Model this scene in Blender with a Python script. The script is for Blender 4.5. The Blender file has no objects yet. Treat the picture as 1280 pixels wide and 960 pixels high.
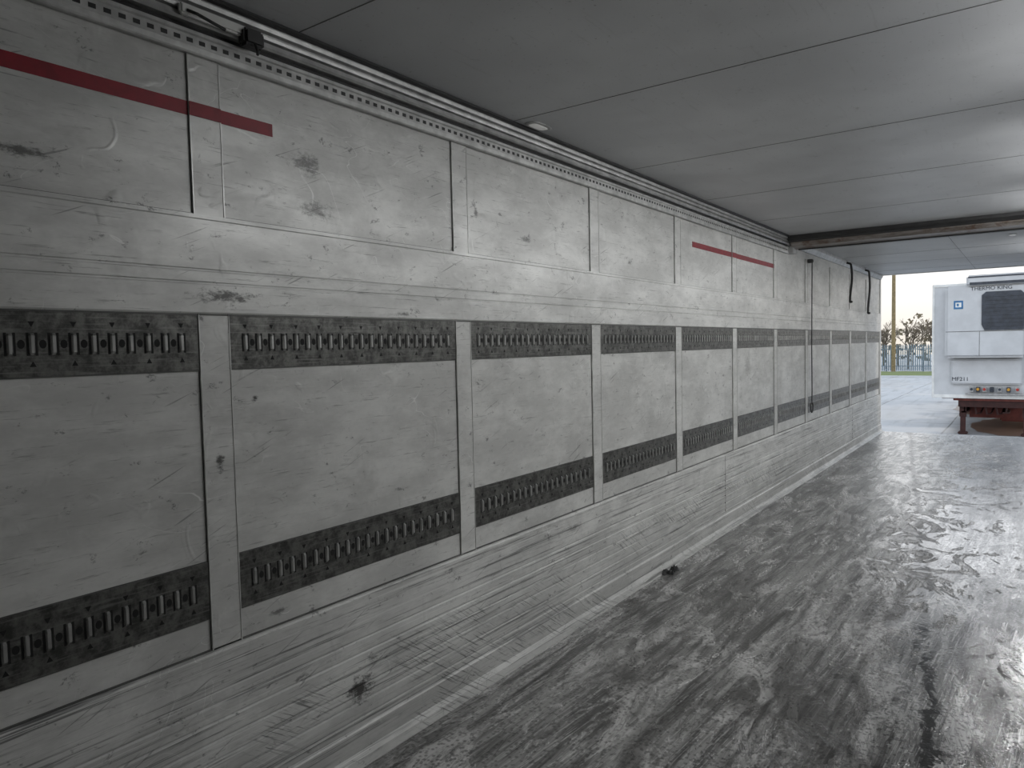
import bpy, bmesh, math, random
from mathutils import Vector, Matrix
random.seed(4)
S=bpy.context.scene
# ---------------------------------------------------------------- helpers
class NG:
    def __init__(s,name):
        s.m=bpy.data.materials.new(name); s.m.use_nodes=True
        s.t=s.m.node_tree; s.t.nodes.clear()
        s.out=s.t.nodes.new('ShaderNodeOutputMaterial')
        s.b=s.t.nodes.new('ShaderNodeBsdfPrincipled')
        s.t.links.new(s.b.outputs[0],s.out.inputs[0])
        s.tc=s.t.nodes.new('ShaderNodeTexCoord')
        s.co=s.tc.outputs['Object']
    def put(s,sock,v):
        if isinstance(v,bpy.types.NodeSocket): s.t.links.new(v,sock)
        else:
            if hasattr(sock.default_value,'__len__') and not hasattr(v,'__len__'): v=[v]*len(sock.default_value)
            if hasattr(v,'__len__') and len(sock.default_value)==4 and len(v)==3: v=tuple(v)+(1,)
            sock.default_value=v
    def math(s,op,a,b=0,c=0,clamp=False):
        n=s.t.nodes.new('ShaderNodeMath'); n.operation=op; n.use_clamp=clamp
        for i,v in enumerate((a,b,c)): s.put(n.inputs[i],v)
        return n.outputs[0]
    def scale(s,sc,loc=(0,0,0),rot=(0,0,0),src=None):
        src=src or s.co
        if any(rot):
            n=s.t.nodes.new('ShaderNodeMapping'); s.put(n.inputs[0],src); n.inputs['Rotation'].default_value=rot; src=n.outputs[0]
        n=s.t.nodes.new('ShaderNodeMapping'); s.put(n.inputs[0],src)
        n.inputs['Location'].default_value=loc; n.inputs['Scale'].default_value=sc
        return n.outputs[0]
    def noise(s,sc=(1,1,1),scale=5,detail=4,rough=.6,dist=0,loc=(0,0,0),rot=(0,0,0)):
        n=s.t.nodes.new('ShaderNodeTexNoise'); s.put(n.inputs['Vector'],s.scale(sc,loc,rot))
        n.inputs['Scale'].default_value=scale; n.inputs['Detail'].default_value=detail
        n.inputs['Roughness'].default_value=rough; n.inputs['Distortion'].default_value=dist
        return n.outputs[0]
    def voro(s,sc=(1,1,1),scale=5,feature='F1',loc=(0,0,0),rot=(0,0,0),src=None):
        n=s.t.nodes.new('ShaderNodeTexVoronoi'); n.feature=feature
        s.put(n.inputs['Vector'],s.scale(sc,loc,rot,src)); n.inputs['Scale'].default_value=scale
        return n.outputs['Distance']
    def wave(s,sc=(1,1,1),scale=5,dist=0,rot=(0,0,0),direction='X',dscale=1):
        n=s.t.nodes.new('ShaderNodeTexWave'); s.put(n.inputs['Vector'],s.scale(sc,(0,0,0),rot))
        n.bands_direction=direction
        n.inputs['Scale'].default_value=scale; n.inputs['Distortion'].default_value=dist
        n.inputs['Detail Scale'].default_value=dscale; n.inputs['Detail'].default_value=2
        return n.outputs['Fac']
    def ss(s,v,a,b,lo=0,hi=1):
        n=s.t.nodes.new('ShaderNodeMapRange'); n.interpolation_type='SMOOTHSTEP'
        s.put(n.inputs[0],v)
        for i,x in zip((1,2,3,4),(a,b,lo,hi)): s.put(n.inputs[i],x)
        return n.outputs[0]
    def mix(s,f,a,b,mode='MIX'):
        n=s.t.nodes.new('ShaderNodeMix'); n.data_type='RGBA'; n.blend_type=mode
        s.put(n.inputs[0],f); s.put(n.inputs[6],a); s.put(n.inputs[7],b)
        return n.outputs[2]
    def xyz(s):
        n=s.t.nodes.new('ShaderNodeSeparateXYZ'); s.put(n.inputs[0],s.co); return n.outputs
    def bump(s,h,st=.3,d=.01,nrm=None):
        n=s.t.nodes.new('ShaderNodeBump'); n.inputs['Strength'].default_value=st; n.inputs['Distance'].default_value=d
        s.put(n.inputs['Height'],h)
        if nrm: s.put(n.inputs['Normal'],nrm)
        return n.outputs[0]
    def set(s,**k):
        for a,v in k.items(): s.put(s.b.inputs[a.replace('_',' ')],v)
        return s.m

def simple(name,col,rough=.5,metal=0,var=.25,nscale=8,bump=0):
    g=NG(name)
    n=g.noise(scale=nscale,detail=3)
    dark=tuple(c*(1-var) for c in col); lite=tuple(min(1,c*(1+var)) for c in col)
    g.set(Base_Color=g.mix(g.ss(n,.3,.7),dark,lite),Roughness=rough,Metallic=metal)
    if bump: g.set(Normal=g.bump(n,bump,.01))
    return g.m

class MB:
    """mesh builder"""
    def __init__(s): s.v=[]; s.f=[]; s.mi=[]
    def add(s,vs,fs,mi=0):
        o=len(s.v); s.v+= [tuple(v) for v in vs]; s.f+=[tuple(i+o for i in f) for f in fs]; s.mi+=[mi]*len(fs)
    def box(s,a,b,mi=0):
        (x0,y0,z0),(x1,y1,z1)=a,b
        x0,x1=sorted((x0,x1));y0,y1=sorted((y0,y1));z0,z1=sorted((z0,z1))
        s.add([(x0,y0,z0),(x1,y0,z0),(x1,y1,z0),(x0,y1,z0),(x0,y0,z1),(x1,y0,z1),(x1,y1,z1),(x0,y1,z1)],
              [(0,3,2,1),(4,5,6,7),(0,1,5,4),(1,2,6,5),(2,3,7,6),(3,0,4,7)],mi)
    def bbox(s,a,b,r,mi=0):
        lo=[min(a[i],b[i]) for i in range(3)]; hi=[max(a[i],b[i]) for i in range(3)]
        bm=bmesh.new(); bmesh.ops.create_cube(bm,size=1)
        for v in bm.verts:
            v.co=Vector([lo[i]+(v.co[i]+.5)*(hi[i]-lo[i]) for i in range(3)])
        bmesh.ops.bevel(bm,geom=bm.edges[:],offset=r,segments=2,affect='EDGES')
        bm.verts.index_update()
        s.add([v.co[:] for v in bm.verts],[[v.index for v in f.verts] for f in bm.faces],mi); bm.free()
    def prof(s,pts,y0,y1,mi=0,closed=True):
        n=len(pts)
        vs=[(x,y0,z) for x,z in pts]+[(x,y1,z) for x,z in pts]
        fs=[(i,(i+1)%n,(i+1)%n+n,i+n) for i in range(n if closed else n-1)]
        if closed: fs+=[tuple(range(n))[::-1],tuple(range(n,2*n))]
        s.add(vs,fs,mi)
    def tube(s,pts,r,mi=0,seg=8,r2=None):
        vs=[]
        for i,p in enumerate(pts):
            p=Vector(p)
            d=(Vector(pts[min(i+1,len(pts)-1)])-Vector(pts[max(i-1,0)])).normalized()
            a=d.orthogonal().normalized() if i==0 else (a-d*a.dot(d)).normalized()
            b=d.cross(a)
            rr=r if r2 is None else r+(r2-r)*i/(len(pts)-1)
            for k in range(seg):
                t=2*math.pi*k/seg; vs.append(p+a*math.cos(t)*rr+b*math.sin(t)*rr)
        fs=[]
        for i in range(len(pts)-1):
            for k in range(seg):
                fs.append((i*seg+k,i*seg+(k+1)%seg,(i+1)*seg+(k+1)%seg,(i+1)*seg+k))
        fs+=[tuple(range(seg))[::-1],tuple(range((len(pts)-1)*seg,len(pts)*seg))]
        s.add(vs,fs,mi)
    def obj(s,name,mats,smooth=False,parent=None,fix=True):
        me=bpy.data.meshes.new(name); me.from_pydata(s.v,[],s.f)
        for m in mats: me.materials.append(m)
        for p,i in zip(me.polygons,s.mi): p.material_index=i; p.use_smooth=smooth
        if fix:
            bm=bmesh.new(); bm.from_mesh(me); bmesh.ops.recalc_face_normals(bm,faces=bm.faces); bm.to_mesh(me); bm.free()
        o=bpy.data.objects.new(name,me); S.collection.objects.link(o)
        if parent: o.parent=parent
        return o
def empty(name,loc=(0,0,0)):
    e=bpy.data.objects.new(name,None); e.location=loc; S.collection.objects.link(e); return e

W=2.46; H=2.65; Y0=-.45; Y1=13.6
# ---------------------------------------------------------------- materials
def wallmat(name,base=(.60,.60,.58),kick=False,spots=()):
    g=NG(name); X,Y,Z=g.xyz()
    streak=g.noise((1,.7,2.0),2.6,6,.72)
    fine=g.noise((1,.3,6),16,4,.8)
    cloud=g.noise((1,.9,1.1),3.2,5,.7,0,(3,1,2))
    c=g.mix(g.ss(streak,.36,.68),tuple(b*.80 for b in base),tuple(min(1,b*1.08) for b in base))
    c=g.mix(g.ss(cloud,.48,.68,0,.50),c,tuple(b*.62 for b in base))
    c=g.mix(g.ss(fine,.57,.70,0,.65),c,(.18,.18,.175))
    sm=g.noise((1,1.6,2.6),7,6,.80,.3,(3,2,1))
    c=g.mix(g.ss(sm,.59,.67,0,.75),c,(.11,.108,.105))
    sc=g.noise((1,.9,1.6),2.6,2,.4,1.2,(8,8,8))
    ln=g.math('ABSOLUTE',g.math('SUBTRACT',sc,.52))
    c=g.mix(g.math('MULTIPLY',g.ss(ln,.0,.0025,1,0),g.ss(cloud,.46,.6,0,.6)),c,(.88,.88,.86))
    sd=g.noise((1,.5,14),7,2,.5,0,(2,2,2),(math.radians(-24),0,0))
    c=g.mix(g.math('MULTIPLY',g.ss(sd,.67,.74,0,.6),g.ss(cloud,.4,.5)),c,(.14,.14,.135))
    if kick:
        l=g.noise((1,.14,11),6,5,.78,0,(1,1,1)); c=g.mix(g.ss(l,.52,.65,0,.85),c,(.08,.08,.078))
        l2=g.noise((1,.2,20),6,3,.7,0,(9,1,4)); c=g.mix(g.ss(l2,.57,.68,0,.6),c,(.82,.82,.80))
        w=g.noise((1,1.0,24),5,3,.75,.2,(0,0,0),(math.radians(35),0,0))
        area=g.noise((1,.8,2.2),1.8,2,.5,0,(5,5.6,5))
        f=g.math('MULTIPLY',g.ss(w,.54,.62),g.ss(area,.47,.60))
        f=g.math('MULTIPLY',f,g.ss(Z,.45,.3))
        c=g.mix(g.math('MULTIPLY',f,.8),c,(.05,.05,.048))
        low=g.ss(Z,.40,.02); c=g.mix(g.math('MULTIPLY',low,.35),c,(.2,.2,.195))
    if spots:
        warp=g.noise((1,1.2,2.5),22,5,.8)
        wv=g.math('MULTIPLY',g.math('SUBTRACT',warp,.5),5.0)
        for (y,z,ry,rz,k) in spots:
            a=g.math('DIVIDE',g.math('SUBTRACT',Y,y),ry); b=g.math('DIVIDE',g.math('SUBTRACT',Z,z),rz)
            d=g.math('SQRT',g.math('ADD',g.math('MULTIPLY',a,a),g.math('MULTIPLY',b,b)))
            d=g.math('ADD',d,wv)
            c=g.mix(g.ss(d,.2,1.5,k,0),c,(.05,.048,.045))
    dent=g.noise((1,1.3,1.1),6.5,2,.5,1.0,(4,4,4))
    n2=g.bump(g.ss(dent,.62,.74),.28,.004)
    n3=g.bump(fine,.10,.002,n2)
    g.set(Base_Color=c,Roughness=g.ss(streak,.3,.7,.44,.34),Normal=n3,Specular_IOR_Level=.5,Metallic=.1)
    return g.m
M_wall=wallmat('wall_panel_mat',(.63,.63,.61),spots=[(1.69,2.236,.05,.03,.7),(.79,2.10,.06,.012,.8),(1.72,2.08,.06,.025,.6),(2.65,2.2,.012,.02,.8),
     (1.44,1.42,.009,.009,.95),(3.05,2.116,.04,.014,.6),(1.2,2.33,.05,.012,.5),(1.5,.675,.03,.010,.7),(2.1,1.54,.05,.035,.35),(6.58,1.364,.07,.09,.35)])
M_post=wallmat('post_mat',(.65,.65,.63),spots=[(1.30,1.226,.012,.022,.9)])
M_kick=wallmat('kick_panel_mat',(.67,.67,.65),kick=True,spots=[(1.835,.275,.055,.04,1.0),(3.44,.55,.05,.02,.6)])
M_band=wallmat('band_mat',(.69,.69,.67),spots=[(1.345,1.753,.08,.018,.9),(2.147,1.716,.04,.008,.8)])
M_plain=simple('far_side_panel',(.55,.55,.53),.4,.1,.1,3)
M_edge=simple('edge_line_mat',(.10,.10,.095),.5,.2)
M_edgeL=simple('light_edge_mat',(.60,.60,.58),.35,.3)
g=NG('rail_steel'); n=g.noise((1,3,3),6,5,.75); n2=g.noise((1,1,30),5,3)
c=g.mix(g.ss(n,.36,.66),(.05,.05,.047),(.17,.17,.16)); c=g.mix(g.ss(n2,.52,.7,0,.45),c,(.28,.28,.27))
M_rail=g.set(Base_Color=c,Metallic=.5,Roughness=.38,Normal=g.bump(n,.15,.003))
M_barHi=simple('rail_bar_highlight',(.46,.46,.45),.28,.7)  # pale steel tone paints the highlights on the pressed rail edges
M_hole=simple('slot_black',(.006,.006,.006),.8,0)
M_red=simple('red_tape_mat',(.24,.005,.016),.5,0,.15,20)
M_black=simple('black_rubber',(.02,.02,.02),.5)
M_rope=simple('rope_grey',(.06,.06,.06),.8)
M_alu=simple('track_aluminium',(.38,.38,.375),.38,.4,.2,12)
M_track=simple('track_rail_coated',(.48,.48,.47),.4,.2,.2,14)
M_white=simple('white_paint',(.72,.72,.70),.35,0,.08,6)
# ceiling
g=NG('ceiling_mat'); n=g.noise((1,1,1),1.2,3,.6); s=g.noise((8,.5,1),6,3,.6)
c=g.mix(g.ss(n,.35,.7),(.48,.487,.50),(.58,.588,.60)); c=g.mix(g.ss(s,.6,.75,0,.3),c,(.33,.33,.33))
f=g.noise((1,1,1),9,5,.78,.5,(4,2,1)); c=g.mix(g.ss(f,.61,.71,0,.5),c,(.22,.22,.22))
sp=g.noise((1,1,1),60,2,.6); c=g.mix(g.ss(sp,.66,.73,0,.6),c,(.20,.20,.20))
M_ceil=g.set(Base_Color=c,Roughness=.40,Normal=g.bump(n,.15,.02),Specular_IOR_Level=.6)
# floor
g=NG('floor_mat'); X,Y,Z=g.xyz()
st=g.noise((6,.30,1),3,6,.75,.5); sw=g.noise((1.4,.45,1),3.6,8,.80,1.2); big=g.noise((1.5,.45,1),1.6,5,.7,.5)
tr=g.voro((1,1,1),50,'F1',(0,0,0),(0,0,.785)); tread=g.ss(tr,.2,.5)
scr=g.noise((26,.6,1),4,4,.75,.4,(2,1,0),(0,0,.08))
scr2=g.noise((22,.9,1),4,4,.75,.4,(5,1,0),(0,0,-.25))
wetn=g.noise((1,.6,1),3.8,8,.75,1.4,(7,3,0))
wet=g.math('ADD',g.ss(X,.6,1.9,-.18,.08),wetn)
wet=g.ss(wet,.47,.52)
edge=g.math('MULTIPLY',g.ss(wet,.02,.5),g.ss(wet,.98,.5))
c=g.mix(g.ss(st,.36,.64),(.055,.054,.052),(.36,.358,.35))
c=g.mix(g.ss(sw,.48,.60,0,.85),c,(.60,.595,.585))
c=g.mix(g.ss(scr,.54,.64,0,.65),c,(.66,.655,.645))
c=g.mix(g.ss(scr2,.57,.67,0,.6),c,(.05,.048,.046))
c=g.mix(g.ss(big,.50,.60,0,.70),c,(.05,.048,.045))
c=g.mix(g.math('MULTIPLY',g.math('SUBTRACT',1,tread),.55),c,(.02,.02,.02))
c=g.mix(g.math('MULTIPLY',edge,.95),c,(.012,.011,.010))
tl=g.math('ADD',X,g.math('MULTIPLY',g.math('SUBTRACT',Y,3.0),.128))
tl=g.math('ABSOLUTE',g.math('ADD',g.math('SUBTRACT',tl,1.83),g.math('MULTIPLY',g.math('SUBTRACT',wetn,.5),.35)))
trail=g.math('MULTIPLY',g.ss(tl,.012,.035,1,0),g.ss(sw,.36,.46))
c=g.mix(g.math('MULTIPLY',trail,.95),c,(.012,.011,.010))
r=g.ss(sw,.35,.65,.34,.22)
mr=g.t.nodes.new('ShaderNodeMix'); g.put(mr.inputs[0],wet); g.put(mr.inputs[2],r); g.put(mr.inputs[3],.12); r=mr.outputs[0]
h1=g.bump(tread,.18,.002); h2=g.bump(sw,.26,.010,h1)
h4=g.bump(wet,.6,.005,h2)
M_floor=g.set(Base_Color=c,Roughness=r,Metallic=.45,Normal=h4,Specular_IOR_Level=.8)
g.put(g.b.inputs['Coat Weight'],g.math('MULTIPLY',wet,.5)); g.put(g.b.inputs['Coat Roughness'],.09)
g.put(g.b.inputs['Coat Normal'],h4)
# ---------------------------------------------------------------- shell
m=MB(); m.box((-.08,Y0,-.02),(0,Y1,H)); m.obj('wall_left',[M_wall])
m=MB(); m.box((W,Y0,-.02),(W+.08,Y1,H)); m.obj('wall_right',[M_plain])
m=MB(); m.box((-.08,Y0-.08,-.02),(W+.08,Y0,H)); m.obj('wall_front',[M_plain])
m=MB(); m.box((-.08,Y0-.08,-.16),(W+.08,Y1,0))
m.box((-.08,Y1,-.16),(W+.08,Y1+.06,-.004),1)
m.obj('floor',[M_floor,M_alu])
m=MB(); m.box((-.08,Y0-.08,H),(W+.08,Y1,H+.08))
y=.37
while y<Y1-.2:
    m.box((.08,y-.002,H-.0012),(W-.08,y+.002,H+.01),1); y+=1.245
m.box((1.36,8.0,H-.0012),(1.364,Y1,H+.01),1)
m.obj('ceiling',[M_ceil,M_edge])

POST=[1.30+1.2295*k for k in range(-1,11)]
PW=.05
def side(sx,x0,main=True):
    X=lambda d:x0+sx*d
    mp,mb,mk=(M_post,M_band,M_kick) if main else (M_plain,)*3
    m=MB()
    for p in POST:
        a,b=p-PW,min(p+PW,Y1-.005)
        for z0,z1 in ((.625,1.70),(1.995,2.495)):
            m.box((X(0),a,z0),(X(.006),b,z1),0)
            m.box((X(0),a-.003,z0),(X(.008),a,z1),1); m.box((X(0),b,z0),(X(.008),b+.003,z1),1)
            m.box((X(0),a-.005,z0),(X(.002),a-.003,z1),2); m.box((X(0),b+.003,z0),(X(.002),b+.005,z1),2)
    m.obj('trim_1',[mp,M_edgeL,M_edge])
    pts=[(0,1.695),(.010,1.695),(.014,1.70),(.014,1.785),(.010,1.788),(.010,1.792),(.014,1.795),(.014,1.825),(.010,1.828),(.010,1.832),
         (.014,1.835),(.014,1.985),(.017,1.988),(.017,2.0),(0,2.0)]
    m=MB(); m.prof([(X(a),b) for a,b in pts],Y0,Y1-.01)
    m.box((X(0),Y0,2.0),(X(.004),Y1-.01,2.004),1)
    m.box((X(0),Y0,1.690),(X(.008),Y1-.01,1.6955),1)
    m.obj('trim_2',[mb,M_edge])
    pts=[(0,.63),(.02,.63),(.026,.624),(.026,.47),(.021,.466),(.021,.462),(.026,.458),(.026,.415),(.021,.411),(.021,.407),(.026,.403)]
    z=.403
    for k in range(4):
        z-=.05; pts+=[(.026,z),(.020,z-.004),(.020,z-.008),(.026,z-.012)]; z-=.012
    pts+=[(.027,.13),(.034,.12),(.036,.04),(.05,.02),(.075,.006),(.078,0),(0,0)]
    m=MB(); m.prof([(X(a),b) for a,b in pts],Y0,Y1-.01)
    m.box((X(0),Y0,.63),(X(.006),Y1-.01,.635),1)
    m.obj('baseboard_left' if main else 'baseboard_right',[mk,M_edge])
    m=MB()
    for p in (5.9,11.2):
        m.box((X(.02),p-.002,.13),(X(.0268),p+.002,.62))
    m.obj('trim_3',[M_edge])
    for z0,z1 in ((1.52,1.69),(.735,.915)):
        m=MB(); zc=(z0+z1)/2
        segs=[(Y0,POST[0]-PW-.006)]+[(POST[i]+PW+.006,POST[i+1]-PW-.006) for i in range(len(POST)-1)]
        for a,b in segs:
            if b-a<.1: continue
            m.box((X(0),a,z0),(X(.005),b,z1),0)
            m.box((X(0),a,z0-.003),(X(.0035),b,z0),3); m.box((X(0),a,z1),(X(.0035),b,z1+.003),3)
            P=.0505; n=int((b-a-.01)/P); s0=(a+b)/2-(n-1)*P/2
            for i in range(n):
                y=s0+i*P
                w=.0075; hh=.029; d0=.005; d=.012
                vs=[];fs=[]
                for zz,k in ((-hh,.0),(-hh+.007,1),(hh-.007,1),(hh,.0)):
                    ww=w*(.6+.4*k)
                    for yy,xx in ((-ww,0),(-ww*.5,1),(ww*.5,1),(ww,0)):
                        vs.append((X(d0+(d-d0)*xx*k),y+yy,zc+zz))
                for r in range(3):
                    for q in range(3): fs.append((r*4+q,r*4+q+1,r*4+q+5,r*4+q+4))
                m.add(vs,fs,1)
                if i<n-1:
                    yc=y+P/2
                    m.add([(X(.0056),yc+.009*math.cos(t*math.pi/5),zc+.012*math.sin(t*math.pi/5)) for t in range(10)],[tuple(range(10))],2)
                for sg in (-1,1):
                    m.add([(X(.0054),y+sg*.007,zc-.030),(X(.0054),y+sg*.0135,zc-.030),(X(.0054),y+sg*.0135,zc+.030),(X(.0054),y+sg*.007,zc+.030)],[(0,1,2,3)],2)
                if i%2==0:
                    for sg in (1,-1):
                        zb=zc+sg*.048
                        m.add([(X(.0056),y-.008,zb+sg*.011),(X(.0056),y+.008,zb+sg*.011),(X(.0056),y,zb-sg*.004)],[(0,1,2)],2)
        m.obj('lashing_rail',[M_rail,M_barHi,M_hole,M_edge])
    e=empty('ceiling_track')
    m=MB()
    m.prof([(X(a),b) for a,b in [(0,2.485),(.022,2.483),(.026,2.487),(.027,2.503),(.022,2.506),(.022,2.536),(.028,2.54),(.028,2.55),(0,2.553)]],Y0,7.86,0)
    y=Y0+.05
    while y<7.82:
        m.box((X(.016),y,2.514),(X(.0226),y+.020,2.527),1); y+=.04
    m.prof([(X(a),b) for a,b in [(0,2.553),(.010,2.553),(.010,2.568),(0,2.568)]],Y0,7.86,1)
    m.prof([(X(a),b) for a,b in [(0,2.568),(.036,2.568),(.042,2.575),(.042,2.588),(.032,2.590),(.032,2.594),(.046,2.597),(.048,2.607),(.038,2.612),(.038,2.618),(.052,2.622),(.056,2.634),(.056,2.65),(0,2.65)]],Y0,7.86,2)
    m.prof([(X(a),b) for a,b in [(.056,2.638),(.074,2.638),(.078,2.642),(.078,2.65),(.056,2.65)]],Y0,7.86,1)
    m.obj('track_profile',[M_track,M_black,M_alu],parent=e)
    m=MB(); m.prof([(X(a),b) for a,b in [(0,2.57),(.02,2.57),(.05,2.62),(.05,2.65),(0,2.65)]],8.02,Y1-.01,0)
    m.obj('trim_4',[M_alu])
side(1,0); side(-1,W,False)

for a,b in ((Y0,1.549),(5.28,7.40)):
    m=MB(); z0=2.30
    ys=[a]+[v for p in POST for v in (p-PW-.003,p+PW+.003) if a<v<b]+[b]
    for i in range(len(ys)-1):
        mid=(ys[i]+ys[i+1])/2; on=any(abs(mid-p)<PW+.003 for p in POST)
        d=.0085 if on else .001
        m.box((d-.001,ys[i],z0),(d+.0006,ys[i+1],z0+.042))
    m.obj('red_marking_tape',[M_red])

# cross beam
e=empty('cross_beam')
g=NG('beam_metal'); n=g.noise((1,4,4),4,4,.7); c=g.mix(g.ss(n,.4,.65),(.22,.19,.17),(.36,.33,.31)); c=g.mix(g.ss(g.noise((1,1,1),6,4,.7,.4,(2,2,2)),.52,.68,0,.8),c,(.14,.075,.045))
M_beam=g.set(Base_Color=c,Metallic=.6,Roughness=.32)
def xprof(m,pts,x0,x1,mi=0):
    n=len(pts); vs=[(x0,y,z) for y,z in pts]+[(x1,y,z) for y,z in pts]
    m.add(vs,[(i,(i+1)%n,(i+1)%n+n,i+n) for i in range(n)]+[tuple(range(n))[::-1],tuple(range(n,2*n))],mi)
m=MB()
xprof(m,[(7.80,2.585),(7.84,2.55),(7.97,2.53),(8.01,2.545),(8.01,2.65),(7.80,2.65)],.06,W-.06,0)
xprof(m,[(7.72,2.62),(7.74,2.60),(7.80,2.59),(7.80,2.65),(7.715,2.65)],.05,W-.05,1)
xprof(m,[(7.95,2.535),(7.96,2.522),(7.98,2.522),(7.99,2.535)],.10,W-.10,1)
m.bbox((.0,7.86,2.49),(.07,8.02,2.64),.006,2); m.bbox((W-.07,7.86,2.49),(W,8.02,2.64),.006,2)
m.obj('beam_body',[M_beam,M_black,M_alu],parent=e)

e=empty('track_roller_hook')
m=MB(); m.bbox((.046,1.20,2.572),(.066,1.42,2.606),.006,0); m.bbox((.04,1.40,2.545),(.085,1.475,2.60),.01,1)
m.tube([(.066,1.22,2.585),(.085,1.24,2.575),(.09,1.28,2.565),(.085,1.33,2.56)],.005,1)
m.tube([(.085,1.435,2.55),(.09,1.44,2.53),(.075,1.45,2.525)],.005,1)
m.obj('hook_body',[M_white,M_black],parent=e)

g=NG('lamp_lens'); g.set(Base_Color=(.8,.8,.78),Roughness=.2,Emission_Color=(1,.98,.95),Emission_Strength=.06); M_lens=g.m
g=NG('fill_batten_lens'); g.set(Base_Color=(.9,.9,.88),Roughness=.3,Emission_Color=(1,.99,.97),Emission_Strength=.8); M_fill_lens=g.m  # glowing lens of the added fill battens
def lamp(x,y):
    e=empty('ceiling_lamp',(x,y,H))
    m=MB(); bw,bl=.040,.085
    def oval(bw,bl,z,n=24):
        return [(bw*math.copysign(abs(math.cos(t))**.6,math.cos(t)),bl*math.copysign(abs(math.sin(t))**.6,math.sin(t)),z) for t in [2*math.pi*i/n for i in range(n)]]
    n=24
    vs=oval(bw,bl,0)+oval(bw,bl,-.004)+oval(bw*.85,bl*.9,-.006)
    m.add(vs,[(i,(i+1)%n,(i+1)%n+n,i+n) for i in range(n)]+[(i+n,(i+1)%n+n,(i+1)%n+2*n,i+2*n) for i in range(n)]+[tuple(range(2*n,3*n))],0)
    m.obj('lamp_housing',[M_alu],parent=e)
    m=MB(); vs=oval(bw*.7,bl*.78,-.0055)+oval(bw*.55,bl*.65,-.008)
    m.add(vs,[(i,(i+1)%n,(i+1)%n+n,i+n) for i in range(n)]+[tuple(range(n,2*n))],0)
    m.obj('lamp_lens',[M_lens],parent=e)
lamp(.125,3.0)
lamp(1.92,9.4)
def fill_batten(y,power,l=1.5):  # added fill lamps on the unseen right side, brightening the dim interior
    e=empty('added_fill_batten',(W-.16,y,H))
    m=MB(); m.bbox((-.035,-l/2,-.03),(.035,l/2,0),.006,0); m.bbox((-.028,-l/2+.03,-.042),(.028,l/2-.03,-.026),.006,1)
    for s_ in (-1,1): m.bbox((-.038,s_*l/2-.02,-.044),(.038,s_*l/2+.02,0),.006,0)
    m.obj('fill_batten_housing',[M_white,M_fill_lens],parent=e)
    L=bpy.data.lights.new('fill_batten_light','AREA'); L.shape='RECTANGLE'; L.size=.07; L.size_y=l; L.energy=power; L.color=(.98,.99,1)
    o=bpy.data.objects.new('fill_batten_light',L); o.location=(-.01,0,-.055); o.rotation_euler=(0,math.radians(22),0); o.parent=e; S.collection.objects.link(o)
fill_batten(3.1,13); fill_batten(5.2,14); fill_batten(7.0,13,1.0); fill_batten(10.6,14,1.5)

for x,y,l in ((.10,10.67,.50),(.10,12.0,.62)):
    e=empty('hanging_strap')
    m=MB()
    pts=[(x-.08,y,2.635),(x-.05,y,2.615),(x-.01,y,2.60)]+[(x+.012*math.sin(i*.6),y,2.585-l*i/8) for i in range(9)]
    m.tube(pts,.015,0,8)
    m.bbox((x-.10,y-.03,2.625),(x-.05,y+.03,2.65),.004)
    m.bbox((x-.02,y-.02,2.57-l),(x+.02,y+.02,2.60-l),.006)
    m.obj('strap_webbing',[M_black],smooth=False,parent=e)
m=MB(); ry=8.75
m.tube([(.05,ry,2.49),(.045,ry+.01,2.0),(.045,ry,1.5),(.045,ry+.015,1.0),(.045,ry+.005,.85)],.006,0)
pts=[(.045,ry+.005+.05*math.sin(t),.80+.06*math.cos(t)) for t in [i*2*math.pi/14 for i in range(15)]]
m.tube(pts,.007,0); m.bbox((.0,ry-.03,2.46),(.06,ry+.03,2.50),.006,0)
m.obj('pull_rope',[M_rope],smooth=True)

m=MB()
for a,b in ((-.09,.012),(W-.012,W+.09)):
    m.bbox((a,Y1-.012,-.1),(b,Y1+.07,H+.1),.006,0)
m.bbox((-.09,Y1-.012,H-.01),(W+.09,Y1+.07,H+.12),.006,0)
m.obj('door_frame',[M_white])

m=MB(); random.seed(9)
for k in range(7):
    cx,cy=.10+random.uniform(-.02,.05),4.55+random.uniform(-.09,.1); r=random.uniform(.012,.035)
    vs=[(cx+r*math.cos(t)*random.uniform(.6,1.2),cy+r*1.3*math.sin(t)*random.uniform(.6,1.2),.001) for t in [i*math.pi/4 for i in range(8)]]
    vs2=[(v[0]*.5+cx*.5,v[1]*.5+cy*.5,random.uniform(.012,.035)) for v in vs]
    m.add(vs+vs2,[(i,(i+1)%8,(i+1)%8+8,i+8) for i in range(8)]+[tuple(range(8,16))])
m.obj('rubber_debris',[M_black])

# ---------------------------------------------------------------- outside
GZ=-1.2
g=NG('yard_concrete'); n=g.noise((1,1,1),.35,4,.65); n2=g.noise((3,.3,1),1,4,.6)
c=g.mix(g.ss(n,.35,.65),(.26,.27,.285),(.38,.385,.39)); c=g.mix(g.ss(n2,.5,.7,0,.5),c,(.17,.17,.17))
wv=g.wave((1,1,1),.105,.3); c=g.mix(g.ss(wv,.0,.0012,.8,0),c,(.06,.06,.055))
wv=g.wave((1,1,1),.07,.3,direction='Y'); c=g.mix(g.ss(wv,.0,.001,.8,0),c,(.06,.06,.055))
M_yard=g.set(Base_Color=c,Roughness=g.ss(n,.4,.6,.3,.6),Specular_IOR_Level=.35)
m=MB(); m.box((-80,-30,GZ-.1),(80,140,GZ)); m.obj('ground',[M_yard])
g=NG('grass_mat'); n=g.noise((1,1,1),3,5,.8)
M_grass=g.set(Base_Color=g.mix(n,(.05,.08,.02),(.20,.23,.07)),Roughness=.9)
m=MB(); NXg,NYg=70,6
random.seed(2)
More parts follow.
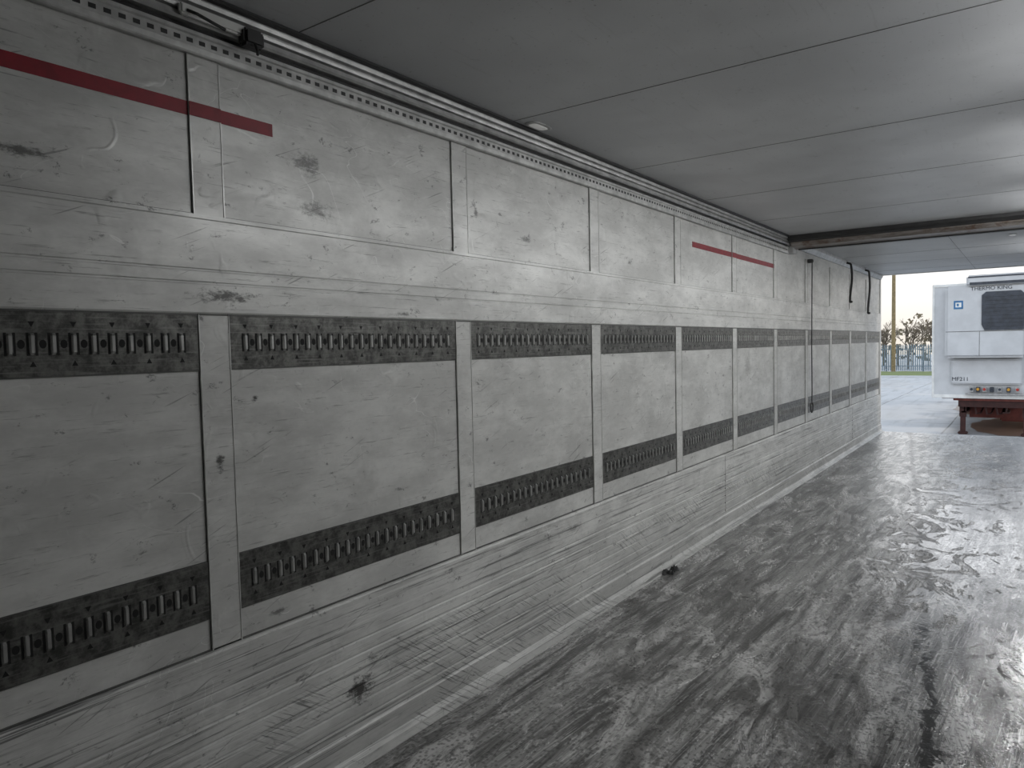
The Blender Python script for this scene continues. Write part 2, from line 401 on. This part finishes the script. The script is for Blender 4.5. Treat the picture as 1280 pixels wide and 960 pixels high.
vs=[(-40+60*i/NXg,61+(7*j/NYg),GZ+(random.uniform(.03,.10) if 0<j<NYg else 0.0)) for j in range(NYg+1) for i in range(NXg+1)]
m.add(vs,[(j*(NXg+1)+i,j*(NXg+1)+i+1,(j+1)*(NXg+1)+i+1,(j+1)*(NXg+1)+i) for j in range(NYg) for i in range(NXg)])
m.obj('grass_verge',[M_grass],smooth=True)
M_fence=simple('fence_steel',(.17,.23,.28),.5,.2)
m=MB(); y=68.9; x=-30
while x<22:
    w=.045
    m.add([(x-w,y,GZ+.05),(x+w,y,GZ+.05),(x+w,y,GZ+2.15),(x,y,GZ+2.32),(x-w,y,GZ+2.15),(x,y-.02,GZ+.05),(x,y-.02,GZ+2.15)],
          [(0,5,6,4),(5,1,2,6),(6,2,3),(4,6,3),(0,4,3,2,1)])
    x+=.155
for z in (.4,1.85): m.box((-30,y+.01,GZ+z),(22,y+.06,GZ+z+.06))
x=-30
while x<22: m.box((x-.05,y+.06,GZ),(x+.05,y+.16,GZ+2.1)); x+=2.75
m.obj('palisade_fence',[M_fence])
M_wood=simple('wood_pole',(.22,.17,.09),.8)
m=MB(); m.tube([(-7.4,68.4,GZ),(-7.4,68.4,GZ+5),(-7.4,68.4,GZ+10.5)],.17,0,12,.13)
m.box((-8.2,68.3,GZ+9.6),(-6.6,68.5,GZ+9.75))
for dx in (-.7,-.3,.3,.7): m.tube([(-7.4+dx,68.4,GZ+9.75),(-7.4+dx,68.4,GZ+9.95)],.05,0)
m.obj('utility_pole',[M_wood])
M_bark=simple('bark',(.16,.13,.095),.9)
def branch(m,p,d,L,r,lv):
    q=p+d*L; mid=p+d*L*.5+Vector((random.uniform(-1,1),random.uniform(-1,1),random.uniform(-1,1)))*L*.06
    m.tube([p,mid,q],r,0,4 if lv<3 else 3,r*.65)
    if lv>=5: return
    for i in range(3 if lv else 4):
        nd=(d+Vector((random.uniform(-1,1),random.uniform(-1,1),random.uniform(-.3,.7)))*.62).normalized()
        branch(m,p+d*L*random.uniform(.55,1),nd,L*random.uniform(.62,.82),r*.7,lv+1)
random.seed(11)
for (tx,ty,hh) in ((-14,74,1.7),(-11,76,1.5),(-8.9,75,1.5),(-7.0,74,1.7),(-5.3,77,1.75),(-3.4,75,1.6),(-1,76,1.6)):
    m=MB(); branch(m,Vector((tx,ty,GZ)),Vector((0,0,1)),hh,.10,0); m.obj('bare_tree',[M_bark],fix=False)
g=NG('hedge_mat'); n=g.noise((1,1,1),4,4,.8)
M_hedge=g.set(Base_Color=g.mix(n,(.08,.07,.04),(.24,.20,.13)),Roughness=.95)
m=MB(); random.seed(5)
for k in range(2600):
    x=random.uniform(-32,22); y=random.uniform(82,85); top=3.8+.8*math.sin(x*.7)+.4*math.sin(x*2.3); z=GZ+.35+random.uniform(0,1)**.7*top
    r=random.uniform(.10,.32); a=Vector((random.uniform(-1,1),random.uniform(-1,1),random.uniform(-1,1))).normalized()*r; b=a.orthogonal().normalized()*r*.7; c_=Vector((x,y,z))
    m.add([c_-a,c_+b,c_+a,c_-b],[(0,1,2,3)])
for k in range(40): m.tube([(-32+k*1.35,83.5,GZ),(-32+k*1.35,83.5,GZ+2)],.08,0,5)
m.obj('hedge',[M_hedge],fix=False)

# parked refrigerated trailer
e=empty('parked_trailer')
tx0,tx1,ty=-.22,2.32,23.9
M_tw=simple('trailer_white',(.52,.53,.54),.35,0,.06,3)
M_dg=simple('unit_dark',(.035,.042,.055),.4,0)
M_ch=simple('chassis_brown',(.040,.013,.011),.7,.2)
M_chr=simple('chassis_red_oxide',(.12,.028,.02),.7,.1)
M_tyre=simple('tyre',(.02,.02,.02),.8)
M_lab=simple('label_blue',(.03,.14,.30),.5)
M_yel=simple('yellow_coupling',(.6,.3,.03),.5)
M_redc=simple('red_coupling',(.4,.03,.02),.5)
m=MB(); m.bbox((tx0,ty,GZ+1.05),(tx1,ty+13.4,GZ+4.28),.05)
for xx in (tx0-.01,tx1-.05): m.bbox((xx,ty-.02,GZ+1.05),(xx+.06,ty+.05,GZ+4.28),.015,1)
m.bbox((tx0,ty-.015,GZ+1.05),(tx1,ty+.05,GZ+1.15),.01,1)
m.bbox((tx0,ty-.015,GZ+4.2),(tx1,ty+.05,GZ+4.28),.01,1)
m.obj('body',[M_tw,M_white],parent=e)
m=MB(); ux0,ux1=.12,1.98; yf=ty-.45
m.bbox((ux0,yf,GZ+2.2),(ux1,ty,GZ+4.2),.07)
m.bbox((ux0+.5,yf-.05,GZ+4.17),(ux1+.1,ty+.1,GZ+4.46),.05)
m.obj('fridge_unit',[M_tw],parent=e)
m=MB()
pts=[(1.05,2.95),(.98,3.1),(.98,3.90),(1.08,3.99),(1.85,3.99),(1.93,3.90),(1.93,2.95)]
n_=len(pts); vs=[(x,yf-.03,GZ+z) for x,z in pts]+[(x,yf+.02,GZ+z) for x,z in pts]
m.add(vs,[(i,(i+1)%n_,(i+1)%n_+n_,i+n_) for i in range(n_)]+[tuple(range(n_))],0)
for k in range(9): m.box((1.08,yf-.04,GZ+3.05+k*.1),(1.88,yf-.03,GZ+3.08+k*.1),0)
m.box((.70,yf-.058,GZ+4.19),(1.95,yf-.045,GZ+4.26),0)
m.box((.66,yf-.058,GZ+4.38),(2.0,yf-.04,GZ+4.42),0)
m.obj('unit_grille',[M_dg],parent=e)
m=MB(); m.box((.33,yf-.006,GZ+3.55),(.55,yf,GZ+3.78),0); m.box((.37,yf-.009,GZ+3.60),(.51,yf-.006,GZ+3.73),1)
m.box((.40,yf-.011,GZ+3.63),(.45,yf-.009,GZ+3.70),0)
m.box((ux0+.02,yf-.004,GZ+2.92),(ux1-.02,yf,GZ+2.935),2); m.box((.93,yf-.004,GZ+2.25),(.94,yf,GZ+2.92),2)
m.obj('unit_label',[M_lab,M_white,M_edge],parent=e)
m=MB()
m.bbox((.25,ty-.12,GZ+1.45),(1.9,ty,GZ+2.15),.04,0)
for k,xx in enumerate((.75,.90,1.05,1.22,1.40,1.6,1.8)):
    m.tube([(xx,ty-.02,GZ+1.34),(xx,ty-.22,GZ+1.32)],.035,(1,2,4,1)[k%4],10)
    m.bbox((xx-.05,ty-.17,GZ+1.24),(xx+.05,ty,GZ+1.38),.01,(3,1)[k%2])
m.box((.6,ty-.16,GZ+1.17),(2.0,ty-.02,GZ+1.20),3)
m.obj('coupling_panel',[M_tw,M_dg,M_yel,M_alu,M_redc],parent=e)
m=MB()
for xx in (.48,1.46):
    m.box((xx,ty+.3,GZ+1.02),(xx+.16,ty+13,GZ+1.06)); m.box((xx,ty+.3,GZ+.62),(xx+.16,ty+13,GZ+.66)); m.box((xx+.065,ty+.3,GZ+.66),(xx+.095,ty+13,GZ+1.02))
m.box((.42,ty+.10,GZ+.80),(2.25,ty+.3,GZ+1.06))
m.box((.30,ty+.06,GZ+.98),(2.30,ty+.1,GZ+1.06),1)
m.box((.62,ty+1.3,GZ+.40),(1.90,ty+1.5,GZ+1.0),1)
for k in range(9): m.box((-.1,ty+1.5+k*1.3,GZ+.93),(2.2,ty+1.56+k*1.3,GZ+1.06),1)
m.bbox((1.35,ty+2.2,GZ+.22),(2.30,ty+5.0,GZ+1.0),.04,1)
for xx in (.8,1.05,1.3): m.tube([(xx,ty+.2,GZ+.95),(xx+.05,ty+.25,GZ+.6),(xx+.15,ty+.4,GZ+.62),(xx+.2,ty+1.3,GZ+.8)],.025,0)
m.obj('chassis',[M_ch,M_chr],parent=e)
m=MB()
for xx in (.52,2.0):
    m.box((xx-.085,ty+.30,GZ+.5),(xx+.085,ty+.46,GZ+1.05),0); m.box((xx-.065,ty+.32,GZ+.06),(xx+.065,ty+.43,GZ+.6),0)
    m.bbox((xx-.12,ty+.22,GZ),(xx+.12,ty+.52,GZ+.07),.02,0)
    m.tube([(xx,ty+.4,GZ+.6),(xx,ty+1.3,GZ+.95)],.03,0)
m.obj('landing_legs',[M_ch],parent=e)
m=MB()
for k in range(3):
    for xx in (.0,1.75):
        yy=ty+8.2+k*1.31
        m.tube([(xx,yy,GZ+.52),(xx+.03,yy,GZ+.52),(xx+.32,yy,GZ+.52),(xx+.35,yy,GZ+.52)],.52,0,24)
        m.tube([(xx-.02,yy,GZ+.52),(xx+.0,yy,GZ+.52)],.27,1,16)
    m.tube([(.3,ty+8.2+k*1.31,GZ+.52),(1.8,ty+8.2+k*1.31,GZ+.52)],.08,1,10)
m.box((-.05,ty+7.3,GZ+.25),(.55,ty+7.36,GZ+1.05),0); m.box((1.6,ty+7.3,GZ+.25),(2.2,ty+7.36,GZ+1.05),0)
m.obj('wheels',[M_tyre,M_ch],parent=e)
def text(name,s,loc,size,mat,par):
    c=bpy.data.curves.new(name,'FONT'); c.body=s; c.size=size; c.extrude=.003; c.materials.append(mat)
    o=bpy.data.objects.new(name,c); o.location=loc; o.rotation_euler=(math.pi/2,0,0); o.parent=par; S.collection.objects.link(o)
text('fleet_number','MF211',(.27,ty-.125,GZ+1.55),.15,M_dg,e)
text('unit_lettering','THERMO KING',(.72,yf-.006,GZ+4.04),.14,M_dg,e)
g=NG('mud_mat'); n=g.noise((1,1,1),2,4,.7)
M_mud=g.set(Base_Color=g.mix(n,(.07,.04,.03),(.24,.155,.11)),Roughness=.4)
m=MB(); random.seed(3)
for (cx,cy,rx,ry_) in ((1.6,26.8,1.0,2.8),(1.2,33,1.6,3.2)):
    m.add([(cx+rx*math.cos(t)*random.uniform(.85,1.1),cy+ry_*math.sin(t)*random.uniform(.85,1.1),GZ+.006) for t in [i*math.pi/14 for i in range(28)]],[tuple(range(28))])
m.obj('mud_patch',[M_mud],fix=False)

# ---------------------------------------------------------------- world
w=bpy.data.worlds.new('sky'); S.world=w; w.use_nodes=True; t=w.node_tree; t.nodes.clear()
out=t.nodes.new('ShaderNodeOutputWorld'); bg=t.nodes.new('ShaderNodeBackground'); tc=t.nodes.new('ShaderNodeTexCoord')
sx=t.nodes.new('ShaderNodeSeparateXYZ'); cr=t.nodes.new('ShaderNodeValToRGB')
t.links.new(tc.outputs['Generated'],sx.inputs[0]); t.links.new(sx.outputs[2],cr.inputs[0]); t.links.new(cr.outputs[0],bg.inputs[0]); t.links.new(bg.outputs[0],out.inputs[0])
cr.color_ramp.elements[0].position=0; cr.color_ramp.elements[0].color=(.60,.56,.50,1)
cr.color_ramp.elements[1].position=1; cr.color_ramp.elements[1].color=(.65,.80,1,1)
el=cr.color_ramp.elements.new(.07); el.color=(.74,.72,.69,1)
el=cr.color_ramp.elements.new(.18); el.color=(.95,.97,1,1)
bg.inputs[1].default_value=1.05
L=bpy.data.lights.new('low_sun','SUN'); L.energy=.4; L.angle=.02; L.color=(1,.85,.65)
o=bpy.data.objects.new('low_sun',L); o.rotation_euler=Vector((-.9,-.15,-.22)).to_track_quat('-Z','Y').to_euler(); S.collection.objects.link(o)

# ---------------------------------------------------------------- camera
f=900.
Z=Vector((-.022,1,.0511)).normalized()
Yc=Vector((650,60.3,-900)).normalized(); Yc=(Yc-Z*Yc.dot(Z)).normalized(); Xc=Yc.cross(Z)
R=Matrix((Xc,Yc,Z))
cam=bpy.data.cameras.new('camera'); cam.lens=f/1280*36; cam.sensor_width=36; cam.clip_end=500; cam.clip_start=.02
co=bpy.data.objects.new('camera',cam); S.collection.objects.link(co)
co.matrix_world=Matrix.Translation((2.1,0,1.57)) @ R.to_4x4()
S.camera=co
S.view_settings.view_transform='Standard'
S.view_settings.exposure=.62
